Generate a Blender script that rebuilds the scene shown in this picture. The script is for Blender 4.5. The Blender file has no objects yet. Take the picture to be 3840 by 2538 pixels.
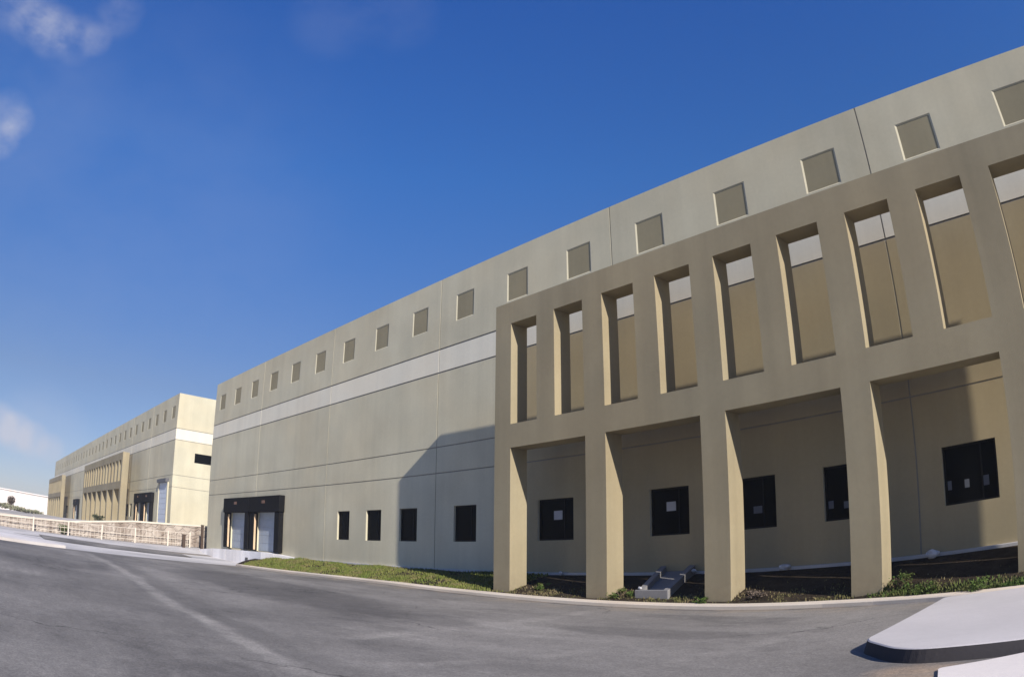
import bpy, math, random
from mathutils import Vector, Matrix
random.seed(7)
S = bpy.context.scene
COL = S.collection
R = math.radians

# ------------------------------------------------------------------ helpers
class MB:
    """collects faces and links them as ONE mesh object"""
    def __init__(s): s.v, s.f, s.m = [], [], []
    def quad(s, a, b, c, d, mi=0):
        n = len(s.v); s.v += [tuple(a), tuple(b), tuple(c), tuple(d)]; s.f.append((n, n+1, n+2, n+3)); s.m.append(mi)
    def poly(s, pts, mi=0):
        n = len(s.v); s.v += [tuple(p) for p in pts]; s.f.append(tuple(range(n, n+len(pts)))); s.m.append(mi)
    def box(s, x0, x1, y0, y1, z0, z1, mi=0, skip=''):
        n = len(s.v)
        s.v += [(x0,y0,z0),(x1,y0,z0),(x1,y1,z0),(x0,y1,z0),(x0,y0,z1),(x1,y0,z1),(x1,y1,z1),(x0,y1,z1)]
        for k, f in (('b',(0,3,2,1)),('t',(4,5,6,7)),('f',(0,1,5,4)),('r',(1,2,6,5)),('k',(2,3,7,6)),('l',(3,0,4,7))):
            if k in skip: continue
            s.f.append(tuple(n+i for i in f)); s.m.append(mi)
    def prism(s, pts, z0, z1, mi=0, bottom=False):
        """pts counter-clockwise (x,y); z0/z1 numbers or functions of (x,y)"""
        a = z0 if callable(z0) else (lambda x, y: z0); b = z1 if callable(z1) else (lambda x, y: z1)
        n = len(pts)
        s.poly([(x, y, b(x, y)) for x, y in pts], mi)
        for i in range(n):
            p, q = pts[i], pts[(i+1) % n]
            s.quad((p[0],p[1],a(*p)), (q[0],q[1],a(*q)), (q[0],q[1],b(*q)), (p[0],p[1],b(*p)), mi)
    def tube(s, p0, p1, r, n=8, mi=0):
        p0, p1 = Vector(p0), Vector(p1); d = (p1-p0).normalized()
        a = d.orthogonal().normalized(); b = d.cross(a)
        k = len(s.v)
        for p in (p0, p1):
            for i in range(n):
                t = 2*math.pi*i/n; s.v.append(tuple(p + r*(math.cos(t)*a + math.sin(t)*b)))
        for i in range(n):
            j = (i+1) % n; s.f.append((k+i, k+j, k+n+j, k+n+i)); s.m.append(mi)
        s.f.append(tuple(k+n+i for i in range(n))); s.m.append(mi)
        s.f.append(tuple(k+i for i in reversed(range(n)))); s.m.append(mi)
    def build(s, name, mats, parent=None, bevel=0):
        me = bpy.data.meshes.new(name); me.from_pydata(s.v, [], s.f)
        mats = mats if isinstance(mats, (list, tuple)) else [mats]
        for m in mats: me.materials.append(m)
        me.polygons.foreach_set('material_index', s.m); me.update()
        o = bpy.data.objects.new(name, me); COL.objects.link(o)
        if parent is not None: o.parent = parent; o.matrix_parent_inverse = parent.matrix_world.inverted()
        if bevel:
            b = o.modifiers.new('bevel', 'BEVEL'); b.width = bevel; b.segments = 2; b.limit_method = 'ANGLE'
        return o

def tag(o, label=None, cat=None, group=None, kind=None):
    if label: o['label'] = label
    if cat: o['category'] = cat
    if group: o['group'] = group
    if kind: o['kind'] = kind
    return o
def empty(name, loc, label, cat, group=None):
    o = bpy.data.objects.new(name, None); COL.objects.link(o); o.location = loc
    o.empty_display_size = .3
    bpy.context.view_layer.update()
    return tag(o, label, cat, group)

def lerp_table(t, x):
    if x <= t[0][0]: return t[0][1]
    for (a, b), (c, d) in zip(t, t[1:]):
        if x <= c: return b + (d-b)*(x-a)/(c-a)
    return t[-1][1]

# ------------------------------------------------------------------ materials
def new_mat(name):
    m = bpy.data.materials.new(name); m.use_nodes = True
    nt = m.node_tree; nt.nodes.clear()
    out = nt.nodes.new('ShaderNodeOutputMaterial'); b = nt.nodes.new('ShaderNodeBsdfPrincipled')
    nt.links.new(b.outputs[0], out.inputs[0]); return m, nt, b
def N(nt, kind, **kw):
    n = nt.nodes.new(kind)
    for k, v in kw.items(): setattr(n, k, v)
    return n
def noise(nt, scale, detail=4, rough=.55, vec=None, sc=(1,1,1)):
    if vec is None: vec = N(nt, 'ShaderNodeNewGeometry').outputs['Position']
    mp = N(nt, 'ShaderNodeMapping'); mp.inputs['Scale'].default_value = sc; nt.links.new(vec, mp.inputs[0])
    n = N(nt, 'ShaderNodeTexNoise'); n.inputs['Scale'].default_value = scale
    n.inputs['Detail'].default_value = detail; n.inputs['Roughness'].default_value = rough
    nt.links.new(mp.outputs[0], n.inputs['Vector']); return n.outputs['Fac']
def rng(nt, fac, a, b, lo, hi, smooth=False):
    r = N(nt, 'ShaderNodeMapRange'); r.clamp = True
    if smooth: r.interpolation_type = 'SMOOTHSTEP'
    for i, v in enumerate((a, b, lo, hi)): r.inputs[i+1].default_value = v
    nt.links.new(fac, r.inputs[0]); return r.outputs[0]
def mixc(nt, fac, a, b, mode='MIX'):
    m = N(nt, 'ShaderNodeMix', data_type='RGBA', blend_type=mode)
    for s, v in ((m.inputs[0], fac), (m.inputs[6], a), (m.inputs[7], b)):
        if hasattr(v, 'node'): nt.links.new(v, s)
        elif isinstance(v, (tuple, list)): s.default_value = (*v, 1)
        else: s.default_value = v
    return m.outputs[2]
def math_(nt, op, a, b=None):
    n = N(nt, 'ShaderNodeMath', operation=op)
    for i, v in enumerate((a, b)):
        if v is None: continue
        if hasattr(v, 'node'): nt.links.new(v, n.inputs[i])
        else: n.inputs[i].default_value = v
    return n.outputs[0]
def bump(nt, b, h, dist, strength=1):
    n = N(nt, 'ShaderNodeBump'); n.inputs['Distance'].default_value = dist; n.inputs['Strength'].default_value = strength
    nt.links.new(h, n.inputs['Height']); nt.links.new(n.outputs[0], b.inputs['Normal'])

def painted(name, col, var=.12, rough=.85, streak=.10, grain=.002, tint=(1.05, .99, .92), panels=0, splash=False):
    """painted concrete: broad patchiness, rain streaks, fine pores"""
    m, nt, b = new_mat(name)
    big = rng(nt, noise(nt, .35, 5), .3, .7, 1-var, 1+var*.6)
    st = rng(nt, noise(nt, 1.0, 4, .6, sc=(1.6, 1.6, .07)), .35, .75, 1, 1-streak)
    fine = rng(nt, noise(nt, 9, 6, .7), .3, .7, .96, 1.03)
    k = math_(nt, 'MULTIPLY', math_(nt, 'MULTIPLY', big, st), fine)
    c = mixc(nt, rng(nt, noise(nt, .22, 3), .4, .65, 0, .6), col, tuple(c*t for c, t in zip(col, tint)))
    if panels or splash:
        sp = N(nt, 'ShaderNodeSeparateXYZ'); nt.links.new(N(nt, 'ShaderNodeNewGeometry').outputs['Position'], sp.inputs[0])
    if panels:      # each cast panel dried to its own tone
        wn = N(nt, 'ShaderNodeTexWhiteNoise', noise_dimensions='1D')
        nt.links.new(math_(nt, 'FLOOR', math_(nt, 'DIVIDE', math_(nt, 'ADD', sp.outputs[0], 109.2 - 12*9.0 - 1.2), panels)), wn.inputs['W'])
        k = math_(nt, 'MULTIPLY', k, rng(nt, wn.outputs['Value'], 0, 1, .965, 1.035))
    if splash:      # mud splash at the feet
        mud = math_(nt, 'MULTIPLY', rng(nt, sp.outputs[2], .15, .95, 1, 0), rng(nt, noise(nt, 2.6, 5, .7), .38, .62, 0, 1))
        c = mixc(nt, math_(nt, 'MULTIPLY', mud, .5), c, (.20, .155, .10))
    kc = N(nt, 'ShaderNodeCombineColor')
    for i in range(3): nt.links.new(k, kc.inputs[i])
    nt.links.new(mixc(nt, 1.0, c, kc.outputs[0], 'MULTIPLY'), b.inputs['Base Color'])
    b.inputs['Roughness'].default_value = rough; b.inputs['Specular IOR Level'].default_value = .25
    bump(nt, b, noise(nt, 30, 5, .7), grain*4, .5)
    return m
def plain(name, col, rough=.6, spec=.3, metal=0, var=.1, scale=3):
    m, nt, b = new_mat(name)
    c = mixc(nt, rng(nt, noise(nt, scale, 4), .3, .7, 0, 1), tuple(x*(1-var) for x in col), tuple(x*(1+var) for x in col))
    nt.links.new(c, b.inputs['Base Color'])
    b.inputs['Roughness'].default_value = rough; b.inputs['Specular IOR Level'].default_value = spec; b.inputs['Metallic'].default_value = metal
    return m

M = {}
M['wall'] = painted('wall_paint', (.535, .505, .37), panels=9.0)
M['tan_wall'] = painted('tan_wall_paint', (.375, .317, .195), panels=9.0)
M['band'] = painted('white_band_paint', (.70, .672, .55), var=.05, streak=.08, panels=9.0)
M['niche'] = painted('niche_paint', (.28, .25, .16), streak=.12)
M['arcade'] = painted('arcade_paint', (.30, .26, .168), var=.13, streak=.16, splash=True)
M['joint'] = plain('joint_sealant', (.25, .235, .20), .9)
M['plinth'] = painted('plinth_concrete', (.50, .49, .47), var=.15)
M['roof'] = plain('roof_sheet', (.5, .5, .48), .6)
M['frame'] = plain('window_frame_metal', (.006, .006, .0065), .6, .15)
M['paper'] = plain('paper', (.42, .42, .43), .8)
M['dim_paper'] = plain('dim_paper', (.10, .11, .13), .8)
M['pad'] = plain('dock_pad_rubber', (.008, .008, .0085), .85, .1, var=.3)
M['stripe'] = plain('dock_guide_stripe', (.55, .40, .25), .6)
M['door'] = plain('dock_door_metal', (.29, .335, .385), .5, .4, var=.08)
M['overdoor'] = plain('overhead_door_metal', (.50, .55, .62), .5, .4, var=.04)
M['amber'] = plain('amber_plate', (.16, .085, .05), .5)
M['steel'] = plain('dock_steel', (.12, .12, .13), .5, .4, .6)
M['kerb'] = painted('kerb_concrete', (.62, .55, .45), var=.18, streak=0, rough=.9)
M['island_top'] = painted('island_white_concrete', (.505, .485, .465), var=.13, streak=0, rough=.9, tint=(1.01, .99, 1.0))
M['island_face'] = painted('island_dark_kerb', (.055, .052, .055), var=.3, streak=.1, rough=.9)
M['dockwall'] = painted('dock_white_paint', (.86, .85, .84), var=.10, streak=.16, rough=.8)
M['whitekerb'] = painted('white_kerb_concrete', (.65, .625, .60), var=.14, streak=0, rough=.9)
M['fence'] = plain('cream_fence_paint', (.58, .52, .43), .7)
M['dark_post'] = plain('dark_brown_post_paint', (.06, .04, .028), .7)
M['rock'] = plain('broken_concrete', (.5, .5, .5), .9, var=.25, scale=6)
M['channel'] = painted('channel_concrete', (.20, .20, .20), var=.2, streak=.1)
M['bark'] = plain('bark', (.12, .085, .06), .9, var=.3, scale=8)
M['leaf'] = plain('grey_green_leaf', (.075, .085, .05), .8, var=.5, scale=2.5)
M['leaf_dry'] = plain('dry_brown_leaf', (.11, .085, .065), .8, var=.5, scale=2.5)

def glass_mat():
    m, nt, b = new_mat('dark_tinted_glass')
    b.inputs['Base Color'].default_value = (.003, .0035, .004, 1); b.inputs['Roughness'].default_value = .06
    b.inputs['Specular IOR Level'].default_value = .06; b.inputs['IOR'].default_value = 1.25
    return m
M['glass'] = glass_mat()

def asphalt():
    m, nt, b = new_mat('worn_asphalt')
    pos = N(nt, 'ShaderNodeNewGeometry').outputs['Position']
    sep = N(nt, 'ShaderNodeSeparateXYZ'); nt.links.new(pos, sep.inputs[0]); X, Y = sep.outputs[0], sep.outputs[1]
    # paving strips, tyre polish and bleached sweeps running along the yard
    sweep = noise(nt, .30, 7, .68, sc=(.42, 1.0, 1))
    cross = noise(nt, .30, 7, .68, sc=(1.0, .55, 1))
    fine = noise(nt, 14, 6, .75); grit = noise(nt, 90, 3, .8)
    t = math_(nt, 'ADD', math_(nt, 'MULTIPLY', rng(nt, sweep, .34, .66, 0, 1), .62), math_(nt, 'MULTIPLY', rng(nt, cross, .3, .7, 0, 1), .38))
    c = mixc(nt, t, (.082, .08, .08), (.25, .243, .238))
    # older, bleached middle of the yard in front of the arcade
    near = math_(nt, 'MULTIPLY', rng(nt, X, 30, 40, 0, 1, True), rng(nt, Y, -13, -7, 0, 1, True))
    c = mixc(nt, math_(nt, 'MULTIPLY', near, .35), c, (.24,.23,.222))
    # longitudinal paving seam with pale dust in it
    wob = math_(nt, 'MULTIPLY', math_(nt, 'SUBTRACT', noise(nt, .5, 3), .5), .55)
    line = math_(nt, 'ADD', math_(nt, 'ADD', Y, wob), math_(nt, 'ADD', 12.0, math_(nt, 'MULTIPLY', math_(nt, 'SUBTRACT', X, 22.0), .06)))
    ad = math_(nt, 'ABSOLUTE', line)
    seam = math_(nt, 'MULTIPLY', rng(nt, ad, .05, .26, 1, 0, True), rng(nt, noise(nt, .9, 5, .7), .36, .62, .25, 1))
    seam = math_(nt, 'MULTIPLY', seam, rng(nt, X, 16, 22, 0, 1))
    c = mixc(nt, math_(nt, 'MULTIPLY', seam, .62), c, (.34, .33, .32))
    dk = math_(nt, 'ABSOLUTE', math_(nt, 'SUBTRACT', line, .48))
    c = mixc(nt, math_(nt, 'MULTIPLY', rng(nt, dk, .1, .42, 1, 0, True), .38), c, (.09, .088, .088))
    # pale arcs left by a sweeper / dried water, and a sandy patch by the island
    arc = noise(nt, .5, 7, .72, sc=(.28, 1.0, 1))
    c = mixc(nt, rng(nt, arc, .55, .66, 0, .42, True), c, (.30, .292, .284))
    dark = noise(nt, .26, 7, .7, sc=(.5, 1.0, 1))
    c = mixc(nt, rng(nt, dark, .54, .68, 0, .62, True), c, (.072, .07, .072))
    # pale dusty cross joints and an old dark resurfaced patch
    brk = rng(nt, noise(nt, .8, 6, .7), .40, .60, .15, 1)
    for x0, y0, sl, wd, amt, ya, yb in ((39.45, -9.4, -.2, .42, .55, -11.8, -3.4), (44.5, -8.9, .09, .34, .45, -11, -4.2), (42.4, -10.6, .25, .3, .35, -13, -8.5)):
        ln = math_(nt, 'SUBTRACT', math_(nt, 'ADD', X, wob), math_(nt, 'ADD', x0-sl*y0, math_(nt, 'MULTIPLY', Y, sl)))
        bnd = math_(nt, 'MULTIPLY', rng(nt, math_(nt, 'ABSOLUTE', ln), .04, wd, 1, 0, True), brk)
        bnd = math_(nt, 'MULTIPLY', bnd, math_(nt, 'MULTIPLY', rng(nt, Y, ya, ya+1.2, 0, 1, True), rng(nt, Y, yb-1, yb, 1, 0, True)))
        c = mixc(nt, math_(nt, 'MULTIPLY', bnd, amt), c, (.31, .30, .29))
    for px, py, rx, ry, amt in ((30.5, -8.6, 7.5, 1.9, .55), (37.0, -8.2, 2.6, .9, .40), (42.0, -6.9, 2.2, .7, .35)):
        dd = math_(nt, 'ADD', math_(nt, 'POWER', math_(nt, 'ABSOLUTE', math_(nt, 'DIVIDE', math_(nt, 'SUBTRACT', X, px), rx)), 2.0), math_(nt, 'POWER', math_(nt, 'ABSOLUTE', math_(nt, 'DIVIDE', math_(nt, 'SUBTRACT', math_(nt, 'ADD', Y, wob), py), ry)), 2.0))
        dd = math_(nt, 'ADD', dd, math_(nt, 'MULTIPLY', math_(nt, 'SUBTRACT', noise(nt, .7, 6, .7), .5), 1.6))
        c = mixc(nt, rng(nt, dd, .45, 1.1, amt, 0, True), c, (.068, .066, .067))
    # darker brown line along the gutter at the kerb foot
    gut = math_(nt, 'MULTIPLY', rng(nt, Y, -3.02, -2.86, 0, 1, True), rng(nt, X, 14, 20, 0, 1))
    c = mixc(nt, math_(nt, 'MULTIPLY', gut, .55), c, (.06, .052, .046))
    d2 = math_(nt, 'ADD', math_(nt, 'POWER', math_(nt, 'MULTIPLY', math_(nt, 'SUBTRACT', X, 47.55), 1.2), 2.0), math_(nt, 'POWER', math_(nt, 'MULTIPLY', math_(nt, 'SUBTRACT', Y, -9.85), 1.5), 2.0))
    sand = math_(nt, 'MULTIPLY', rng(nt, d2, .05, .75, 1, 0, True), rng(nt, noise(nt, 2.2, 4), .35, .6, .35, 1))
    c = mixc(nt, math_(nt, 'MULTIPLY', sand, .75), c, (.34, .26, .19))
    # sand washed against the kerb
    kd = math_(nt, 'MULTIPLY', rng(nt, Y, -4.4, -2.8, 0, 1, True), rng(nt, noise(nt, .8, 4), .42, .6, 0, .55))
    c = mixc(nt, kd, c, (.27, .23, .185))
    # hairline cracks, oil drips
    wv = N(nt, 'ShaderNodeVectorMath', operation='ADD'); nz = N(nt, 'ShaderNodeTexNoise'); nz.inputs['Scale'].default_value = .9; nz.inputs['Detail'].default_value = 5
    nt.links.new(pos, nz.inputs['Vector']); sv = N(nt, 'ShaderNodeVectorMath', operation='SCALE'); nt.links.new(nz.outputs['Color'], sv.inputs[0]); sv.inputs['Scale'].default_value = 1.6
    nt.links.new(pos, wv.inputs[0]); nt.links.new(sv.outputs[0], wv.inputs[1])
    ve = N(nt, 'ShaderNodeTexVoronoi', feature='DISTANCE_TO_EDGE'); ve.inputs['Scale'].default_value = .23; nt.links.new(wv.outputs[0], ve.inputs['Vector'])
    crk = math_(nt, 'MULTIPLY', rng(nt, ve.outputs['Distance'], .0015, .006, 1, 0), rng(nt, noise(nt, .18, 3), .50, .56, 0, 1))
    c = mixc(nt, math_(nt, 'MULTIPLY', crk, .65), c, (.03, .03, .03))
    vo = N(nt, 'ShaderNodeTexVoronoi', feature='F1'); vo.inputs['Scale'].default_value = .55; nt.links.new(wv.outputs[0], vo.inputs['Vector'])
    vs = N(nt, 'ShaderNodeSeparateColor'); nt.links.new(vo.outputs['Color'], vs.inputs[0])
    oil = math_(nt, 'MULTIPLY', rng(nt, vo.outputs['Distance'], .05, .16, 1, 0, True), rng(nt, vs.outputs[0], .72, .76, 0, 1))
    c = mixc(nt, math_(nt, 'MULTIPLY', oil, .5), c, (.045, .044, .044))
    mid = noise(nt, 3.2, 6, .75)
    peb = N(nt, 'ShaderNodeTexVoronoi', feature='F1'); peb.inputs['Scale'].default_value = 55; nt.links.new(pos, peb.inputs['Vector'])
    ps = N(nt, 'ShaderNodeSeparateColor'); nt.links.new(peb.outputs['Color'], ps.inputs[0])
    k = math_(nt, 'MULTIPLY', rng(nt, fine, .3, .7, .84, 1.14), rng(nt, grit, .3, .7, .86, 1.14))
    k = math_(nt, 'MULTIPLY', k, math_(nt, 'MULTIPLY', rng(nt, mid, .3, .7, .88, 1.12), rng(nt, ps.outputs[0], 0, 1, .80, 1.20)))
    kc = N(nt, 'ShaderNodeCombineColor')
    for i in range(3): nt.links.new(k, kc.inputs[i])
    c = mixc(nt, 1.0, c, (1.04, 1.01, .93), 'MULTIPLY')
    nt.links.new(mixc(nt, 1.0, c, kc.outputs[0], 'MULTIPLY'), b.inputs['Base Color'])
    b.inputs['Roughness'].default_value = .88; b.inputs['Specular IOR Level'].default_value = .3
    bump(nt, b, noise(nt, 60, 4, .8), .006, .6)
    return m
M['asphalt'] = asphalt()

def apron_mat():
    m, nt, b = new_mat('dusty_concrete_apron')
    pos = N(nt, 'ShaderNodeNewGeometry').outputs['Position']
    n1 = rng(nt, noise(nt, .35, 5, .6, sc=(1, .5, 1)), .35, .65, 0, 1)
    c = mixc(nt, n1, (.36, .35, .335), (.56, .54, .515))
    n2 = noise(nt, .5, 4, .65, sc=(1.0, .25, 1))
    c = mixc(nt, rng(nt, n2, .55, .64, 0, .6), c, (.22, .22, .22))
    nt.links.new(c, b.inputs['Base Color']); b.inputs['Roughness'].default_value = .9
    bump(nt, b, noise(nt, 8, 5, .7), .02, .5); return m
M['apron'] = apron_mat()

def soil_mat():
    m, nt, b = new_mat('dark_soil')
    c = mixc(nt, rng(nt, noise(nt, 1.6, 5, .65), .35, .65, 0, 1), (.028, .022, .016), (.058, .045, .03))
    c = mixc(nt, rng(nt, noise(nt, 9, 4, .7), .55, .7, 0, .6), c, (.08, .065, .048))
    nt.links.new(c, b.inputs['Base Color']); b.inputs['Roughness'].default_value = 1; b.inputs['Specular IOR Level'].default_value = .05
    bump(nt, b, noise(nt, 7, 6, .7), .08, .8); return m
M['soil'] = soil_mat()
def lot_mat():
    m, nt, b = new_mat('pale_dry_lot')
    c = mixc(nt, rng(nt, noise(nt, .08, 5, .6), .35, .65, 0, 1), (.34, .31, .27), (.50, .47, .43))
    c = mixc(nt, rng(nt, noise(nt, .05, 4), .52, .62, 0, .6), c, (.20, .20, .11))
    nt.links.new(c, b.inputs['Base Color']); b.inputs['Roughness'].default_value = .95; return m
M['lot'] = lot_mat()
def stone_mat():
    m, nt, b = new_mat('rubble_stone')
    pos = N(nt, 'ShaderNodeNewGeometry').outputs['Position']
    mp = N(nt, 'ShaderNodeMapping'); mp.inputs['Scale'].default_value = (1, 1, 1.5); nt.links.new(pos, mp.inputs[0])
    v = N(nt, 'ShaderNodeTexVoronoi', feature='F1'); v.inputs['Scale'].default_value = 1.9; nt.links.new(mp.outputs[0], v.inputs['Vector'])
    e = N(nt, 'ShaderNodeTexVoronoi', feature='DISTANCE_TO_EDGE'); e.inputs['Scale'].default_value = 1.9; nt.links.new(mp.outputs[0], e.inputs['Vector'])
    sepc = N(nt, 'ShaderNodeSeparateColor'); nt.links.new(v.outputs['Color'], sepc.inputs[0])
    c = mixc(nt, sepc.outputs[0], (.33, .28, .235), (.43, .38, .32))
    c = mixc(nt, rng(nt, noise(nt, 1.1, 5, .65), .45, .65, 0, .7), c, (.21, .165, .13))
    c = mixc(nt, rng(nt, e.outputs['Distance'], .01, .03, .6, 0), c, (.37, .33, .28))
    c = mixc(nt, rng(nt, noise(nt, 1.3, 4, .6, sc=(1, 1, .22)), .52, .62, 0, .65), c, (.17, .13, .10))
    nt.links.new(c, b.inputs['Base Color']); b.inputs['Roughness'].default_value = .95
    bump(nt, b, rng(nt, e.outputs['Distance'], 0, .12, 0, 1), .06, .8); return m
M['stone'] = stone_mat()
def grass_mat(name, a, b_, d):
    m, nt, b = new_mat(name)
    c = mixc(nt, rng(nt, noise(nt, .9, 4, .6), .35, .65, 0, 1), a, b_)
    c = mixc(nt, rng(nt, noise(nt, 1.7, 4, .6), .48, .62, 0, .8), c, d)
    nt.links.new(c, b.inputs['Base Color']); b.inputs['Roughness'].default_value = .8; b.inputs['Specular IOR Level'].default_value = .15
    return m
M['grass'] = grass_mat('grass_blades', (.095, .128, .026), (.145, .158, .04), (.18, .15, .07))
M['dry_weed'] = grass_mat('dry_weed_blades', (.09, .10, .03), (.15, .125, .06), (.20, .155, .09))
M['weed'] = grass_mat('weed_leaves', (.055, .10, .02), (.085, .12, .03), (.10, .10, .035))
M['bushleaf'] = grass_mat('pale_bush_leaves', (.20, .22, .13), (.28, .28, .18), (.30, .27, .20))
M['far_white'] = painted('far_white_paint', (.68, .645, .62), var=.04, streak=.05)

# ------------------------------------------------------------------ ground shape
GX = [(-30, .30), (-2, .30), (10, .02), (14, .10), (18, .14), (24, .22), (28, .22), (33, .14), (37, .06), (41, .0), (80, -.05)]
def gz(x, y=0):
    z = lerp_table(GX, x)
    if x < 12:
        k = lerp_table([(-2, 1.0), (0, .8), (3, .35), (12, 0.0)], x)
        z = k*(.30 + .40*max(0, min(1, (y+15)/15))) + (1-k)*lerp_table(GX, max(x, 10))
    return z
KY = [(10.5, -2.3), (14, -2.7), (44.0, -2.7), (46, -3.0), (49, -3.55), (70, -3.7)]
def ky(x): return lerp_table(KY, x)     # road-side foot of the kerb
KW, KH = .50, .10
BASE = .76
def bank_z(x, y):
    y0 = ky(x)+KW; t = max(0., min(1., (y-y0)/(-.02-y0)))
    lo = gz(x, y0)+KH-.03
    return lo + (BASE-lo)*(t**.85) + .03*math.sin(x*1.7+y*3)*math.sin(math.pi*t)

def grid_sheet(name, xs, ys, zf, mat, kind='structure'):
    mb = MB(); n = len(ys)
    mb.v = [(x, y, zf(x, y)) for x in xs for y in ys]
    for i in range(len(xs)-1):
        for j in range(n-1):
            mb.f.append((i*n+j, (i+1)*n+j, (i+1)*n+j+1, i*n+j+1)); mb.m.append(0)
    o = mb.build(name, mat); o['kind'] = kind; return o
def frange(a, b, s):
    n = max(1, int(round((b-a)/s))); return [a+(b-a)*i/n for i in range(n+1)]

# wide land out to the horizon, under everything
grid_sheet('ground', [-900, -400, -150, -60, -2.6, 20, 80, 200, 500, 900], [-900, -300, -100, -40, -4, 0, 60, 200, 900],
           lambda x, y: -.6, M['lot'])
grid_sheet('asphalt_yard', sorted(set(frange(-2.2, 84, 1.5) + [a for a, _ in GX if -2.2 < a < 84])), frange(-70, 0, 2.5), gz, M['asphalt'])
def apron_z(x, y): return gz(x, y)+.006
mb = MB()
AY = [0, -2.3, -4.9, -7.3, -10, -12.3, -14, -15.8, -20, -30, -45]
AE = [(-45, 30), (-30, 26), (-20, 21), (-15.8, 18.2), (-14, 16.6), (-12.3, 15.6), (-10, 14.6), (-7.3, 13.4), (-4.9, 12.9), (-2.3, 12.3), (0, 12.0)]
nx = 14
for j in range(len(AY)-1):
    for i in range(nx):
        def pt(ii, y): x = -2.2 + (lerp_table(AE, y)+2.2)*ii/nx; return (x, y, apron_z(x, y))
        mb.quad(pt(i, AY[j+1]), pt(i+1, AY[j+1]), pt(i+1, AY[j]), pt(i, AY[j]))
mb.build('concrete_apron', M['apron'])['kind'] = 'structure'
# darker lane across the apron
mb = MB()
for a, b in zip(frange(-12.5, -3.2, 1)[:-1], frange(-12.5, -3.2, 1)[1:]):
    f = lambda y: (3.0+.12*y, 7.2+.12*y)
    mb.quad((f(a)[0], a, apron_z(f(a)[0], a)+.03), (f(a)[1], a, apron_z(f(a)[1], a)+.03), (f(b)[1], b, apron_z(f(b)[1], b)+.03), (f(b)[0], b, apron_z(f(b)[0], b)+.03))
mb.build('asphalt_lane', M['asphalt'])['kind'] = 'structure'
# white raised pavement at the far left of the yard
mb = MB()
pts = [(17.9, -12.0-3.6), (15.6, -12.4), (13.0, -12.2), (9.4, -12.6), (8.2, -15.3), (9.0, -19), (14, -30), (28, -30), (21.5, -20)]
mb.prism(list(reversed(pts)), lambda x, y: gz(x, y)-.02, lambda x, y: gz(x, y)+.13)
mb.build('pavement', M['whitekerb'], bevel=.03)['kind'] = 'structure'
# soil bank between kerb and wall
bx = frange(11.0, 72, .5)
mb = MB(); ts = [0, .06, .12, .25, .4, .55, .7, .85, 1]
def bp(x, t): y0 = ky(x)+KW-.03; y = y0+(0-y0)*t; return (x, y, bank_z(x, y))
for a, b in zip(bx[:-1], bx[1:]):
    for s, t in zip(ts[:-1], ts[1:]): mb.quad(bp(a, s), bp(b, s), bp(b, t), bp(a, t))
mb.build('embankment', M['soil'])['kind'] = 'structure'
# kerb along the bank, turning in at its left end
mb = MB(); path = [(x, ky(x)) for x in frange(12.6, 72, 1.2)]
path = [(11.3, -1.0), (11.7, -1.9)] + path
def off(p, i, d):
    a, b = path[max(i-1, 0)], path[min(i+1, len(path)-1)]
    t = Vector((b[0]-a[0], b[1]-a[1])).normalized(); return (p[0]-t.y*d, p[1]+t.x*d)
for i in range(len(path)-1):
    p, q = path[i], path[i+1]; P_, Q_ = off(p, i, KW), off(q, i+1, KW)
    zp, zq = gz(*p), gz(*q)
    ch = .025; pc, qc = off(p, i, ch), off(q, i+1, ch)
    mb.quad((*p, zp-.05), (*q, zq-.05), (*q, zq+KH-ch), (*p, zp+KH-ch))
    mb.quad((*p, zp+KH-ch), (*q, zq+KH-ch), (*qc, zq+KH), (*pc, zp+KH))
    mb.quad((*pc, zp+KH), (*qc, zq+KH), (*Q_, zq+KH), (*P_, zp+KH))
    mb.quad((*P_, zp+KH), (*Q_, zq+KH), (*Q_, zq-.05), (*P_, zp-.05))
mb.build('kerb', M['kerb'])['kind'] = 'structure'

# ------------------------------------------------------------------ buildings
JW, JD = .042, .018
def relief(mb, us, zs, depth, pt, mi=0, paint=None):
    """cells of a wall between cuts us x zs, each set back by depth(u,z); None leaves a hole"""
    us, zs = sorted(set(round(u, 4) for u in us)), sorted(set(round(z, 4) for z in zs))
    D = [[depth((a+b)/2, (c+d)/2) for c, d in zip(zs, zs[1:])] for a, b in zip(us, us[1:])]
    um = [(a+b)/2 for a, b in zip(us, us[1:])]
    mf = lambda d, i: (1 if d == JD else paint(um[i]) if paint else mi)
    for i in range(len(us)-1):
        for j in range(len(zs)-1):
            d = D[i][j]
            if d is not None:
                mb.quad(pt(us[i], d, zs[j]), pt(us[i+1], d, zs[j]), pt(us[i+1], d, zs[j+1]), pt(us[i], d, zs[j+1]), mf(d, i))
            if i+1 < len(us)-1 and D[i+1][j] is not None and d is not None and D[i+1][j] != d:
                e = D[i+1][j]; u = us[i+1]
                mb.quad(pt(u, d, zs[j]), pt(u, e, zs[j]), pt(u, e, zs[j+1]), pt(u, d, zs[j+1]))
            if j+1 < len(zs)-1 and D[i][j+1] is not None and d is not None and D[i][j+1] != d:
                e = D[i][j+1]; z = zs[j+1]
                mb.quad(pt(us[i], d, z), pt(us[i+1], d, z), pt(us[i+1], e, z), pt(us[i], e, z))

ZT, ZB0, ZB1, J1, J2 = 12.55, 8.58, 9.49, 5.55, 4.52
NT, NB, NHW, NOFF, NS = 11.59, 10.49, .545, 1.56, 3.0
WZ0, WZ1, WREC = 1.86, 3.21, .16
DOCKZ, DOCKT = .98, 4.16

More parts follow.
